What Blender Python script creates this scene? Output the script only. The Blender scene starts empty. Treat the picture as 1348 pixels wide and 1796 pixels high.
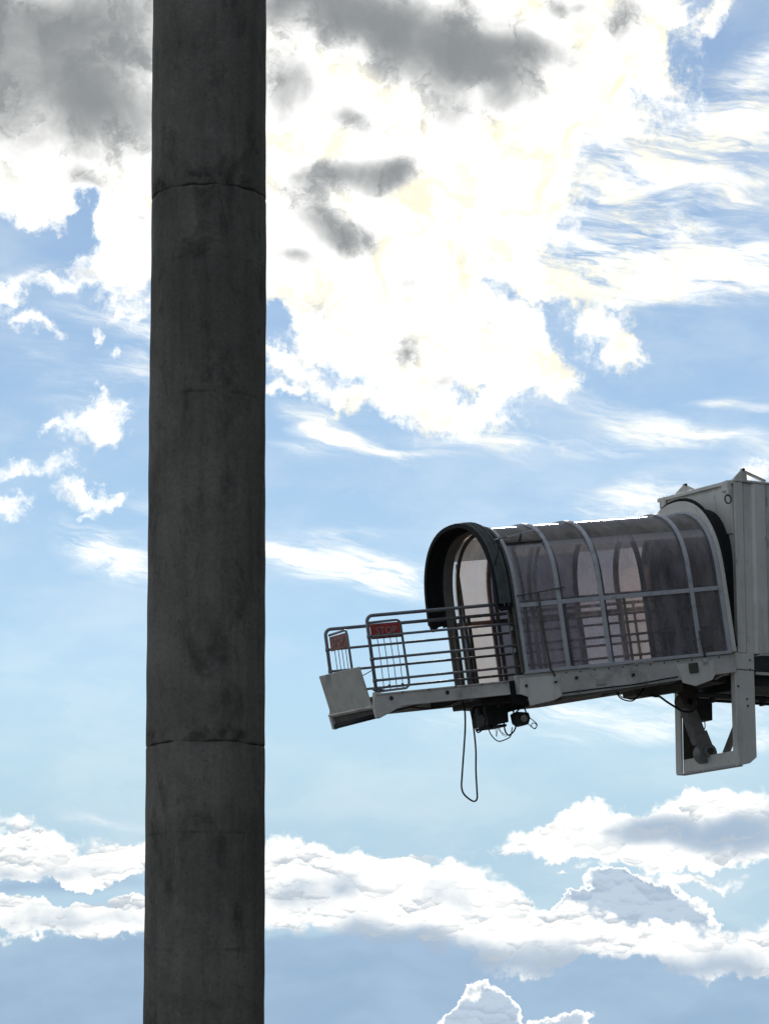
import bpy, bmesh, math, random
from mathutils import Vector, Matrix
random.seed(7)
S = bpy.context.scene
COL = S.collection
R = math.radians

# ------------------------------------------------------------------ camera
TILT = R(11.0)
FPX = 5093.0                       # focal length expressed in pixels of the photograph
cam_d = bpy.data.cameras.new('camera')
cam = bpy.data.objects.new('camera', cam_d); COL.objects.link(cam)
cam.location = (0, 0, 1.6)
cam.rotation_euler = (math.pi / 2 + TILT, 0, 0)
cam_d.sensor_fit = 'VERTICAL'
cam_d.angle = 2 * math.atan(898 / FPX)
cam_d.clip_start = .1
cam_d.clip_end = 20000
S.camera = cam

# ------------------------------------------------------------------ view + sun
S.view_settings.view_transform = 'Standard'
S.view_settings.look = 'None'
S.view_settings.exposure = 0
S.view_settings.gamma = 1
S.view_settings.use_curve_mapping = False
S.cycles.transparent_max_bounces = 24
SUN_EL, SUN_AZ = 18.0, 3.2         # degrees; azimuth from +Y towards +X
sd = bpy.data.lights.new('sun', 'SUN')
sd.energy = 2.0; sd.angle = R(4); sd.color = (1, .94, .84)
sun = bpy.data.objects.new('sun', sd); COL.objects.link(sun)
dsun = Vector((math.sin(R(SUN_AZ)) * math.cos(R(SUN_EL)), math.cos(R(SUN_AZ)) * math.cos(R(SUN_EL)), math.sin(R(SUN_EL))))
sun.rotation_euler = dsun.to_track_quat('Z', 'Y').to_euler()
sun.location = (0, 0, 60)

# ------------------------------------------------------------------ world: blue sky and clouds by direction
W = bpy.data.worlds.new('World'); S.world = W; W.use_nodes = True
T = W.node_tree; T.nodes.clear()


def nd(kind, **kw):
    n = T.nodes.new(kind)
    for k, v in kw.items(): setattr(n, k, v)
    return n


def put(sock, v):
    if hasattr(v, 'is_linked') or isinstance(v, bpy.types.NodeSocket): T.links.new(v, sock)
    elif isinstance(v, (tuple, list)) and len(v) == 3 and sock.type == 'RGBA': sock.default_value = (*v, 1)
    else: sock.default_value = v


def M(op, a, b=0.0, c=None, clamp=False):
    n = nd('ShaderNodeMath', operation=op, use_clamp=clamp)
    put(n.inputs[0], a); put(n.inputs[1], b)
    if c is not None: put(n.inputs[2], c)
    return n.outputs[0]


def V(op, a, b=(0, 0, 0), scale=None):
    n = nd('ShaderNodeVectorMath', operation=op)
    put(n.inputs[0], a); put(n.inputs[1], b)
    if scale is not None: put(n.inputs['Scale'], scale)
    return n.outputs['Value'] if op in ('DOT_PRODUCT', 'LENGTH') else n.outputs[0]


def sstep(x, lo, hi, to0=0.0, to1=1.0):
    n = nd('ShaderNodeMapRange', interpolation_type='SMOOTHSTEP')
    put(n.inputs[0], x); put(n.inputs[1], lo); put(n.inputs[2], hi); put(n.inputs[3], to0); put(n.inputs[4], to1)
    return n.outputs[0]


def mix(f, a, b):
    n = nd('ShaderNodeMix', data_type='RGBA', blend_type='MIX')
    put(n.inputs[0], f); put(n.inputs[6], a); put(n.inputs[7], b)
    return n.outputs[2]


def comb(x, y, z=0.0):
    n = nd('ShaderNodeCombineXYZ')
    put(n.inputs[0], x); put(n.inputs[1], y); put(n.inputs[2], z)
    return n.outputs[0]


def noise(vec, scale, detail=6, rough=.55, dist=0.0, dim='2D', lac=2.0):
    n = nd('ShaderNodeTexNoise', noise_dimensions=dim)
    put(n.inputs['Vector'], vec)
    n.inputs['Scale'].default_value = scale; n.inputs['Detail'].default_value = detail
    n.inputs['Roughness'].default_value = rough; n.inputs['Distortion'].default_value = dist
    n.inputs['Lacunarity'].default_value = lac
    return n.outputs[0], n.outputs[1]


tc = nd('ShaderNodeTexCoord')
DIR = V('NORMALIZE', tc.outputs['Generated'])
sep = nd('ShaderNodeSeparateXYZ'); put(sep.inputs[0], DIR)
dx, dy, dz = sep.outputs
AZ = M('ARCTAN2', dx, dy)
EL = M('ARCSINE', dz)
K = FPX / 100.0                     # cloud chart units: one unit is 1.125 degrees of azimuth or elevation
X = M('MULTIPLY_ADD', AZ, K, 6.74)
Y = M('MULTIPLY_ADD', EL, -K, 8.98 + TILT * K)
P = comb(X, Y)

# warped chart coordinates
_, c1 = noise(P, .55, 9, .6)
_, c2 = noise(P, 2.6, 6, .62)
P1 = V('ADD', V('ADD', P, V('SCALE', V('SUBTRACT', c1, (.5, .5, .5)), scale=1.5)), V('SCALE', V('SUBTRACT', c2, (.5, .5, .5)), scale=.34))
_, c3 = noise(P, .45, 2.5, .5)
P2 = V('ADD', P, V('SCALE', V('SUBTRACT', c3, (.5, .5, .5)), scale=.9))       # soft warp for grey bellies
_, c4 = noise(V('MULTIPLY', P, (.35, 1.0, 1)), .8, 5, .55)
P3 = V('ADD', P, V('MULTIPLY', V('SUBTRACT', c4, (.5, .5, .5)), (1.6, .55, 0)))  # streaky warp for cirrus


def chart(px, py):
    x = (px - 674) / FPX; y = (898 - py) / FPX
    d = Vector((x, math.cos(TILT) - y * math.sin(TILT), math.sin(TILT) + y * math.cos(TILT))).normalized()
    return math.atan2(d.x, d.y) * K + 6.74, 8.98 - (math.asin(d.z) - TILT) * K


def field(vec, blobs, start=0.0):
    acc = start
    for (px, py, rx, ry, rot, amp) in blobs:
        g = nd('ShaderNodeTexGradient', gradient_type='SPHERICAL')
        tm = g.texture_mapping
        tm.vector_type = 'TEXTURE'
        cx, cy = chart(px, py)
        tm.translation = (cx, cy, 0); tm.rotation = (0, 0, R(rot)); tm.scale = (rx / 100, ry / 100, 1)
        put(g.inputs[0], vec)
        acc = M('MULTIPLY_ADD', g.outputs['Fac'], amp, acc)
    return acc


# --- white cloud masses (x, y, rx, ry, tilt, strength)
WHITE = [
    (-60, 20, 420, 400, 0, 2.2), (210, 120, 300, 330, 0, 2), (230, 330, 190, 190, 0, 1.3), (40, 330, 120, 70, 0, .8),
    (30, 465, 120, 46, -32, -1.3), (125, 395, 70, 32, -40, -1.0),
    (10, 528, 66, 44, 10, 1.1), (200, 505, 210, 85, 14, .75), (210, 450, 120, 60, 0, .8), (90, 500, 60, 26, 10, .5),
    (720, 110, 460, 390, 0, 2.6), (700, 430, 360, 330, 10, 2.2), (610, 520, 240, 180, 25, 1.3), (545, 640, 110, 80, 30, .55),
    (835, 650, 215, 125, -18, 1.5), (790, 715, 120, 66, -20, .8), (940, 655, 100, 55, 10, .9), (1060, 90, 200, 230, 20, 1.3), (1150, 20, 110, 90, 0, .8),
    (930, 330, 140, 130, 0, .6), (1230, 190, 70, 50, 30, .5), (1270, 10, 55, 35, -20, .9), (880, 480, 70, 40, 0, .6),
    (490, 560, 90, 60, 20, -1.7), (800, 685, 90, 38, -10, -1.9), (560, 640, 90, 36, 30, -1.2), (985, 575, 50, 46, 0, -.9), (600, 610, 60, 26, 20, -.5), (905, 540, 80, 34, 10, -1.0), (1190, 60, 40, 60, 20, -.5),
    (1050, 572, 115, 66, 12, 1.05), (1090, 622, 70, 50, -20, .9), (945, 512, 44, 24, 0, .9), (918, 552, 56, 38, 0, .9), (1081, 521, 20, 16, 0, .9),
    (1040, 600, 40, 30, 0, -.45), (960, 540, 70, 22, -8, -.35),
    (48, 583, 62, 28, 8, 1.0), (165, 745, 85, 60, -25, 1.1), (183, 692, 40, 30, -30, .8), (188, 775, 50, 28, 10, .8),
    (68, 818, 85, 32, -12, 1.0), (135, 862, 90, 30, 4, .9), (12, 888, 46, 36, 0, 1.1), (155, 605, 18, 28, 20, .8), (205, 620, 26, 18, -20, .7),
    (90, 750, 30, 14, 0, .6), (200, 865, 46, 18, 0, .6), (150, 898, 40, 14, -20, .6),
    (505, 688, 38, 20, 0, .85), (585, 700, 36, 20, 0, .6), (630, 712, 30, 26, -20, .7), (680, 720, 40, 24, 0, .6),
    (1130, 890, 110, 50, -14, .6), (1345, 822, 60, 34, -10, .9),
    # cumulus bank near the horizon
    (60, 1515, 230, 80, 4, 1.7), (210, 1518, 140, 48, 0, 1.2), (30, 1455, 90, 46, 20, .8), (110, 1602, 320, 46, -2, 1.6),
    (90, 1557, 320, 26, 0, -2.4),
    (560, 1535, 280, 75, 2, 1.8), (690, 1525, 200, 46, 6, 1.0), (570, 1605, 280, 72, 0, 1.5), (790, 1612, 250, 82, 12, 1.6), (930, 1635, 230, 62, 6, 1.5), (1030, 1665, 160, 42, 6, .9),
    (1150, 1672, 270, 46, 2, 1.4), (1330, 1655, 180, 56, 0, 1.3), (350, 1560, 200, 90, 0, 1.4),
    (1000, 1462, 170, 46, -12, 1.4), (1150, 1455, 220, 64, -2, 1.5), (1310, 1445, 220, 66, -4, 1.6), (1080, 1497, 150, 18, 0, .8), (1330, 1490, 130, 24, 0, .8),
    (1215, 1531, 130, 20, 2, .9), (1060, 1520, 80, 12, 0, .4), (990, 1538, 24, 8, 0, .5), (750, 1490, 130, 10, 2, .4),
]
# --- grey bellies of thick cloud
GREY = [
    (80, 140, 260, 190, 10, 1.25), (200, 195, 160, 66, 0, .9), (60, 30, 460, 140, 0, .7), (240, 30, 200, 80, 0, .45), (160, 245, 100, 60, 0, .35),
    (560, 0, 260, 90, 0, .9), (680, 45, 320, 110, 10, .9), (790, 100, 230, 110, 25, 1.0), (860, 140, 130, 60, 25, .75), (940, 98, 160, 34, 6, .7), (500, 145, 76, 76, 0, 1.0),
    (615, 302, 170, 48, -6, .95), (690, 302, 60, 46, 0, .65), (580, 390, 110, 76, 40, .9), (610, 425, 66, 50, 20, .5), (515, 465, 66, 26, 5, .85),
    (605, 188, 66, 30, 10, .85), (770, 215, 120, 60, 20, .5), (640, 210, 80, 36, 20, .45), (1100, 50, 75, 70, 60, .7), (975, 14, 50, 28, 0, .9), (1020, 12, 30, 24, 0, .7), (145, 322, 80, 26, 20, .85),
    (700, 605, 50, 40, 60, .6), (710, 510, 66, 26, 0, .5), (760, 400, 70, 24, 0, .3), (250, 395, 30, 20, 0, .4), (860, 560, 60, 30, -10, .6), (145, 480, 90, 22, 8, .45), (260, 505, 70, 20, -12, .45),
    (860, 470, 70, 20, 0, .3), (780, 660, 80, 26, -20, .45), (560, 560, 80, 30, 20, .35), (910, 280, 30, 24, 30, .35), (935, 330, 20, 20, 40, .35), (1040, 240, 14, 40, 10, .25), (1170, 170, 50, 14, 0, .35),
    # bank
    (1230, 1464, 220, 46, 0, 1.6), (1130, 1458, 90, 44, -20, .9), (1320, 1442, 100, 48, 0, 1.0),
    (600, 1555, 90, 40, 10, .9), (770, 1570, 80, 48, 10, .9), (510, 1560, 80, 46, 20, .8), (830, 1610, 60, 34, 30, .35), (680, 1600, 70, 28, 0, .35),
    (20, 1530, 100, 30, 0, .4), (90, 1600, 150, 24, 0, .35), (160, 1495, 70, 20, 0, .25),
    (590, 1648, 260, 56, 0, 1.3), (740, 1668, 170, 50, 8, 1.0), (900, 1684, 320, 54, 3, 1.3), (1220, 1702, 280, 52, 0, 1.2), (1330, 1620, 70, 34, 0, .5), (120, 1630, 320, 26, 0, .7), (100, 1540, 240, 24, 0, .6), (1010, 1590, 70, 24, 20, .4),
]
CIRRUS = [
    (1300, 230, 230, 140, -10, .95), (1340, 105, 110, 50, -30, .45), (1160, 390, 360, 190, 8, .85), (1190, 480, 380, 60, 2, 1.1), (1330, 470, 180, 50, 4, .5), (1010, 450, 200, 90, 0, .6), (1080, 280, 140, 90, -30, .6),
    (1220, 765, 280, 30, 4, .75), (1120, 740, 170, 36, 16, .5), (950, 782, 330, 30, 2, .6), (850, 760, 120, 40, 30, .4), (1290, 712, 140, 12, 2, .5), (1250, 705, 60, 12, -6, .4),
    (545, 752, 95, 40, 28, 1.0), (620, 785, 130, 20, 20, .7), (700, 800, 150, 12, 2, .45), (510, 785, 90, 18, 5, .5),
    (190, 965, 130, 62, 14, 1.0), (245, 995, 120, 40, 14, .7), (270, 900, 90, 40, 0, .4), (600, 985, 190, 62, 8, 1.0), (680, 1010, 130, 52, 10, .7), (520, 985, 110, 34, 14, .6),
    (650, 930, 110, 24, 0, .25), (1130, 870, 150, 55, -10, .7), (1345, 815, 90, 40, 0, .6),
    (1040, 1235, 260, 90, -4, .7), (1160, 1275, 110, 34, -8, .5), (1020, 1300, 80, 24, 0, .3), (1300, 1260, 120, 60, 0, .45), (1340, 1300, 80, 30, 0, .4), (800, 1260, 140, 60, 0, .25),
    (1340, 1180, 160, 80, 0, .4), (200, 560, 160, 40, 12, .6), (40, 480, 80, 24, -20, .6), (250, 620, 110, 70, 0, .45), (250, 690, 120, 60, 0, .35), (190, 1440, 160, 20, 5, .35),
    (60, 620, 160, 60, 20, .25), (120, 700, 160, 60, -20, .25), (1000, 900, 500, 120, 0, .2), (700, 700, 300, 80, 0, .3), (1000, 690, 200, 60, -20, .25),
]
LOW = [   # blue grey undersides seen below the bank, down to the horizon
    (600, 1770, 1700, 170, 0, 1.8), (90, 1558, 280, 30, 0, .8), (560, 1665, 320, 34, 0, .8),
]
TOWER = [
    (1105, 1580, 90, 70, 0, 1.7), (1175, 1605, 110, 66, 24, 1.6), (1050, 1605, 120, 42, -6, 1.4), (1120, 1620, 160, 40, 0, 1.2), (1090, 1548, 46, 34, 0, .9), (1010, 1592, 50, 22, 0, .6),
    (860, 1790, 76, 84, 0, 1.8), (830, 1815, 90, 50, 0, 1.2), (960, 1812, 100, 36, 0, 1.2), (890, 1742, 36, 30, 0, .6),
]

# window of the sky that the chart describes; beyond it the same kinds of cloud go on at random
ax_ = M('ABSOLUTE', M('SUBTRACT', X, 6.74)); ay_ = M('ABSOLUTE', M('SUBTRACT', Y, 8.98))
OUT = M('MAXIMUM', sstep(ax_, 6.9, 11.0), sstep(ay_, 9.1, 13.0))
plane = V('SCALE', comb(dx, dy), scale=M('DIVIDE', 1.0, M('MAXIMUM', M('ADD', dz, .12), .05)))
r1, _ = noise(plane, 1.1, 8, .58)
r2, _ = noise(plane, .7, 4, .5)
OUTW = M('MULTIPLY', sstep(r1, .44, .70), M('MULTIPLY', OUT, 1.5))
OUTG = M('MULTIPLY', sstep(r2, .45, .7), M('MULTIPLY', OUT, .8))

fine, _ = noise(P1, 1.5, 9, .66)
fine0 = M('SUBTRACT', fine, .5)
sp = nd('ShaderNodeSeparateXYZ'); put(sp.inputs[0], P3)
streak_vec = comb(M('MULTIPLY', sp.outputs[0], .26), M('MULTIPLY_ADD', sp.outputs[0], -.2, M('MULTIPLY', sp.outputs[1], 1.25)))
streak, _ = noise(streak_vec, 1.5, 8, .66, dist=.35)
fibre, _ = noise(V('MULTIPLY', streak_vec, (1.0, 1.6, 1)), 5.0, 6, .6, dist=.5)
streak = M('MULTIPLY_ADD', M('SUBTRACT', fibre, .5), .30, streak)

# cumulus: field torn by fractal noise, semi-transparent rags at the rim
fW = field(P1, WHITE, OUTW)
# rounded heads of cumulus: every puff is bright above and grey below, over three sizes
BANK = sstep(Y, 13.4, 14.3)
PB = V('ADD', V('MULTIPLY', P, (.85, 1.15, 1)), V('SCALE', V('SUBTRACT', c2, (.5, .5, .5)), scale=.10))
PB = V('ADD', PB, V('SCALE', V('SUBTRACT', c1, (.5, .5, .5)), scale=.5))
under = head = 0.0
for sc, wt in ((1.5, .46), (3.4, .34), (7.5, .20)):
    v = nd('ShaderNodeTexVoronoi', voronoi_dimensions='2D', feature='F1')
    put(v.inputs['Vector'], PB); v.inputs['Scale'].default_value = sc
    off = nd('ShaderNodeSeparateXYZ'); put(off.inputs[0], V('SUBTRACT', PB, v.outputs['Position']))
    g = sstep(M('MULTIPLY', off.outputs[1], sc), -.25, .55)
    under = M('MULTIPLY_ADD', g, wt, under)
    head = M('MULTIPLY_ADD', M('SUBTRACT', .42, v.outputs['Distance']), wt, head)
coarse, _ = noise(P1, .62, 5, .6)
fine1, _ = noise(P, 5.5, 6, .65)
torn = M('ADD', M('MULTIPLY', fine0, 1.5), M('ADD', M('MULTIPLY', M('SUBTRACT', fine1, .5), .75), M('MULTIPLY', M('SUBTRACT', coarse, .5), .7)))
round_ = M('ADD', M('MULTIPLY', head, 1.1), M('MULTIPLY', fine0, .5))
rimn = nd('ShaderNodeMix', data_type='FLOAT'); put(rimn.inputs[0], BANK); put(rimn.inputs[2], torn); put(rimn.inputs[3], round_)
fW = field(P1, WHITE, OUTW)
fw_ = M('MULTIPLY_ADD', rimn.outputs[0], sstep(fW, .0, .35), fW)
aWt = sstep(fw_, .10, .95)
aWr = sstep(fw_, .08, .62)
aWm = nd('ShaderNodeMix', data_type='FLOAT'); put(aWm.inputs[0], BANK); put(aWm.inputs[2], aWt); put(aWm.inputs[3], aWr)
aW = aWm.outputs[0]
fc = M('MULTIPLY', field(P3, CIRRUS), M('MULTIPLY_ADD', streak, 3.8, -1.2))
aC = sstep(fc, -.05, 1.15, 0, .92)
soft, _ = noise(P2, 1.1, 6, .55)
fG = field(P2, GREY, OUTG)
fg = M('MULTIPLY_ADD', M('ADD', M('SUBTRACT', soft, .5), M('MULTIPLY', M('SUBTRACT', fine, .5), .22)), M('MULTIPLY', sstep(fG, .0, .5), 1.0), M('MULTIPLY', fG, .95))
low = sstep(field(P2, LOW), .05, .75, 0, .92)
fT = field(P1, TOWER)
ft = M('MULTIPLY_ADD', round_, M('MULTIPLY', sstep(fT, .0, .25), .8), fT)


patch, _ = noise(P2, .8, 3, .5)
puffshade = M('MULTIPLY', sstep(under, .30, .85), M('MULTIPLY', BANK, sstep(patch, .34, .58, .40, .92)))

# clear sky
sky = nd('ShaderNodeTexSky', sky_type='NISHITA')
sky.sun_disc = False
sky.sun_elevation = R(SUN_EL); sky.sun_rotation = R(SUN_AZ)
sky.air_density = 1.0; sky.dust_density = 0.0; sky.ozone_density = 3.0; sky.altitude = 0
SKY_GAIN = .1
base = V('SCALE', sky.outputs[0], scale=SKY_GAIN)
base = mix(sstep(Y, 11.0, 15.2, 0, .92), base, (.375, .59, .755))
veil, _ = noise(V('MULTIPLY', P3, (.3, .6, 1)), .9, 6, .6)
base = mix(sstep(veil, .35, .8, .13, .36), base, (.95, 1.0, 1.03))

# forward scattering: cloud is brightest towards the sun
cosg = V('DOT_PRODUCT', DIR, tuple(dsun))
glow = M('POWER', M('MAXIMUM', cosg, 0), 90.0)
wide = M('MULTIPLY_ADD', cosg, .5, .5)
lum = M('MULTIPLY_ADD', M('POWER', wide, 3.0), .85, .28)
mott, _ = noise(P1, 1.3, 7, .62)
cream = M('MULTIPLY', M('MULTIPLY', glow, sstep(mott, .34, .66, .15, 1.0)), sstep(fg, .0, .45, 1.0, .0))
white = mix(cream, mix(BANK, (1.14, 1.14, 1.11), (1.06, 1.06, 1.02)), (1.19, 1.10, .83))
white = V('SCALE', white, scale=lum)
rim = mix(sstep(Y, 12.5, 15.0), (.40, .50, .62), (.50, .62, .74))
flat, _ = noise(V('MULTIPLY', P2, (.5, 1.3, 1)), .9, 5, .55)
lowc = V('SCALE', mix(sstep(flat, .25, .75), (.29, .425, .60), (.355, .495, .66)), scale=lum)
towc = V('SCALE', mix(sstep(under, .15, .75), (.44, .55, .68), (.33, .44, .57)), scale=lum)

c = mix(low, base, lowc)
c = mix(aC, c, white)
c = mix(sstep(ft, .25, .38), c, white)
c = mix(sstep(ft, .40, .75, 0, .92), c, towc)
# light that gets through: falls off with the thickness of the cloud
thick = M('ADD', M('MAXIMUM', fg, 0), M('MULTIPLY', M('SUBTRACT', 1.0, BANK), sstep(mott, .46, .72, 0, .40)))
through = M('EXPONENT', M('MULTIPLY', M('ADD', M('POWER', thick, 1.5), M('MULTIPLY', thick, .25)), -1.2))
floor_ = mix(BANK, (.245, .262, .272), (.36, .47, .60))
body = mix(sstep(through, .0, 1.0), V('SCALE', floor_, scale=lum), white)
cloud = mix(puffshade, body, V('SCALE', (.47, .53, .60), scale=lum))
c = mix(aW, c, cloud)
bg = nd('ShaderNodeBackground'); put(bg.inputs[0], c); bg.inputs[1].default_value = 1.0
wo = nd('ShaderNodeOutputWorld'); T.links.new(bg.outputs[0], wo.inputs[0])
W.cycles.sampling_method = 'MANUAL'; W.cycles.sample_map_resolution = 512
#@@WORLD_END
# ------------------------------------------------------------------ mesh helpers
def link(name, verts, faces, mat, parent=None, bevel=0.0, smooth=False, mats=None):
    me = bpy.data.meshes.new(name)
    me.from_pydata([tuple(v) for v in verts], [], faces)
    me.validate()
    bm = bmesh.new(); bm.from_mesh(me)
    bmesh.ops.recalc_face_normals(bm, faces=bm.faces)
    bm.to_mesh(me); bm.free()
    o = bpy.data.objects.new(name, me); COL.objects.link(o)
    if mat: me.materials.append(mat)
    if parent: o.parent = parent
    if smooth:
        for f in me.polygons: f.use_smooth = True
    if bevel:
        b = o.modifiers.new('bevel', 'BEVEL'); b.width = bevel; b.segments = 2; b.limit_method = 'ANGLE'; b.angle_limit = R(40)
        for f in me.polygons: f.use_smooth = True
        try: me.set_sharp_from_angle(angle=R(35))
        except Exception: pass
    return o


class MB:
    def __init__(s): s.v = []; s.f = []

    def add(s, vs, fs):
        n = len(s.v); s.v += [tuple(v) for v in vs]; s.f += [tuple(i + n for i in f) for f in fs]; return s

    def box(s, x0, x1, y0, y1, z0, z1):
        vs = [(x, y, z) for x in (x0, x1) for y in (y0, y1) for z in (z0, z1)]
        return s.add(vs, [(0, 1, 3, 2), (4, 6, 7, 5), (0, 4, 5, 1), (2, 3, 7, 6), (0, 2, 6, 4), (1, 5, 7, 3)])

    def prism(s, pts, lo, hi, axis='y'):
        """outline pts in the plane across axis, extruded from lo to hi"""
        def P(a, b, t): return (a, t, b) if axis == 'y' else ((t, a, b) if axis == 'x' else (a, b, t))
        n = len(pts)
        vs = [P(a, b, lo) for a, b in pts] + [P(a, b, hi) for a, b in pts]
        fs = [tuple(range(n)), tuple(range(2 * n - 1, n - 1, -1))] + [(i, (i + 1) % n, n + (i + 1) % n, n + i) for i in range(n)]
        return s.add(vs, fs)

    def tube(s, pts, r, seg=8, caps=True):
        pts = [Vector(p) for p in pts]
        n = len(pts); up = None; vs = []; fs = []
        for i, p in enumerate(pts):
            t = (pts[min(i + 1, n - 1)] - pts[max(i - 1, 0)]).normalized()
            if up is None:
                up = t.orthogonal().normalized()
            up = (up - t * up.dot(t)).normalized()
            bi = t.cross(up)
            rr = r[i] if isinstance(r, (list, tuple)) else r
            for k in range(seg):
                a = 2 * math.pi * k / seg
                vs.append(p + (up * math.cos(a) + bi * math.sin(a)) * rr)
        for i in range(n - 1):
            for k in range(seg):
                a, b = i * seg + k, i * seg + (k + 1) % seg
                fs.append((a, b, b + seg, a + seg))
        if caps:
            fs.append(tuple(range(seg - 1, -1, -1))); fs.append(tuple((n - 1) * seg + k for k in range(seg)))
        return s.add(vs, fs)

    def cyl(s, p0, p1, r, seg=16): return s.tube([p0, p1], r, seg)

    def beam(s, p0, p1, w, h, side=(0, 1, 0)):
        """rectangular bar from p0 to p1; w across side, h across the other way"""
        p0, p1 = Vector(p0), Vector(p1); t = (p1 - p0).normalized()
        a = Vector(side); a = (a - t * a.dot(t)).normalized(); b = t.cross(a)
        vs = [q + a * x * w / 2 + b * y * h / 2 for q in (p0, p1) for x, y in ((-1, -1), (1, -1), (1, 1), (-1, 1))]
        return s.add(vs, [(0, 1, 2, 3), (7, 6, 5, 4), (0, 4, 5, 1), (1, 5, 6, 2), (2, 6, 7, 3), (3, 7, 4, 0)])

    def obj(s, name, mat, parent=None, bevel=0.0, smooth=False): return link(name, s.v, s.f, mat, parent, bevel, smooth)


def curve_pts(pts, k=5):
    """smooth Catmull-Rom line through pts"""
    P = [Vector(p) for p in pts]; P = [P[0] * 2 - P[1]] + P + [P[-1] * 2 - P[-2]]; out = []
    for i in range(1, len(P) - 2):
        for j in range(k):
            t = j / k
            out.append(.5 * ((2 * P[i]) + (P[i + 1] - P[i - 1]) * t + (2 * P[i - 1] - 5 * P[i] + 4 * P[i + 1] - P[i + 2]) * t * t + (-P[i - 1] + 3 * P[i] - 3 * P[i + 1] + P[i + 2]) * t ** 3))
    return out + [P[-2]]


def tag(o, label=None, cat=None, group=None, kind=None):
    if label: o['label'] = label
    if cat: o['category'] = cat
    if group: o['group'] = group
    if kind: o['kind'] = kind
    return o


def empty(name, mat4):
    o = bpy.data.objects.new(name, None); COL.objects.link(o); o.matrix_world = mat4; o.empty_display_size = .3
    return o


# ------------------------------------------------------------------ materials
def mat(name, col, rough=.5, metal=0.0, var=.25, scale=6.0, dirt=None, dirt_amt=.5, bump=.0, bump_scale=60, streak=False, spec=.5, dirt_lo=.5, dirt_hi=.7, rust=0):
    m = bpy.data.materials.new(name); m.use_nodes = True
    t = m.node_tree; b = t.nodes['Principled BSDF']
    tcn = t.nodes.new('ShaderNodeTexCoord')
    n1 = t.nodes.new('ShaderNodeTexNoise'); n1.inputs['Scale'].default_value = scale; n1.inputs['Detail'].default_value = 7; n1.inputs['Roughness'].default_value = .62
    t.links.new(tcn.outputs['Object'], n1.inputs['Vector'])
    rmp = t.nodes.new('ShaderNodeMapRange'); rmp.inputs[1].default_value = .3; rmp.inputs[2].default_value = .7
    rmp.inputs[3].default_value = 1 - var; rmp.inputs[4].default_value = 1 + var * .6
    t.links.new(n1.outputs[0], rmp.inputs[0])
    sc = t.nodes.new('ShaderNodeVectorMath'); sc.operation = 'SCALE'; sc.inputs[0].default_value = col
    t.links.new(rmp.outputs[0], sc.inputs['Scale'])
    out = sc.outputs[0]
    if dirt:
        n2 = t.nodes.new('ShaderNodeTexNoise'); n2.inputs['Scale'].default_value = scale * .7; n2.inputs['Detail'].default_value = 9; n2.inputs['Roughness'].default_value = .7
        mp = t.nodes.new('ShaderNodeMapping'); mp.inputs['Scale'].default_value = (2.2, 2.2, .35) if streak else (1, 1, 1); mp.inputs['Location'].default_value = (3.1, 7.7, 1.3)
        t.links.new(tcn.outputs['Object'], mp.inputs[0]); t.links.new(mp.outputs[0], n2.inputs['Vector'])
        r2 = t.nodes.new('ShaderNodeMapRange'); r2.interpolation_type = 'SMOOTHSTEP'; r2.inputs[1].default_value = dirt_lo; r2.inputs[2].default_value = dirt_hi; r2.inputs[3].default_value = 0; r2.inputs[4].default_value = dirt_amt
        t.links.new(n2.outputs[0], r2.inputs[0])
        mx = t.nodes.new('ShaderNodeMix'); mx.data_type = 'RGBA'
        t.links.new(r2.outputs[0], mx.inputs[0]); t.links.new(out, mx.inputs[6]); mx.inputs[7].default_value = (*dirt, 1)
        out = mx.outputs[2]
    if rust:
        n3 = t.nodes.new('ShaderNodeTexNoise'); n3.inputs['Scale'].default_value = 5.5; n3.inputs['Detail'].default_value = 10; n3.inputs['Roughness'].default_value = .74
        mp3 = t.nodes.new('ShaderNodeMapping'); mp3.inputs['Scale'].default_value = (1.5, 1.5, .5); mp3.inputs['Location'].default_value = (8.2, 1.7, 4.4)
        t.links.new(tcn.outputs['Object'], mp3.inputs[0]); t.links.new(mp3.outputs[0], n3.inputs['Vector'])
        r3 = t.nodes.new('ShaderNodeMapRange'); r3.interpolation_type = 'SMOOTHSTEP'; r3.inputs[1].default_value = .60; r3.inputs[2].default_value = .70; r3.inputs[3].default_value = 0; r3.inputs[4].default_value = rust
        t.links.new(n3.outputs[0], r3.inputs[0])
        m3 = t.nodes.new('ShaderNodeMix'); m3.data_type = 'RGBA'
        t.links.new(r3.outputs[0], m3.inputs[0]); t.links.new(out, m3.inputs[6]); m3.inputs[7].default_value = (.13, .075, .045, 1)
        out = m3.outputs[2]
    t.links.new(out, b.inputs['Base Color'])
    b.inputs['Roughness'].default_value = rough; b.inputs['Metallic'].default_value = metal
    b.inputs['Specular IOR Level'].default_value = spec
    if bump:
        nb = t.nodes.new('ShaderNodeTexNoise'); nb.inputs['Scale'].default_value = bump_scale; nb.inputs['Detail'].default_value = 8
        t.links.new(tcn.outputs['Object'], nb.inputs['Vector'])
        bp = t.nodes.new('ShaderNodeBump'); bp.inputs['Strength'].default_value = bump; bp.inputs['Distance'].default_value = .02
        t.links.new(nb.outputs[0], bp.inputs['Height']); t.links.new(bp.outputs[0], b.inputs['Normal'])
    return m


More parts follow.
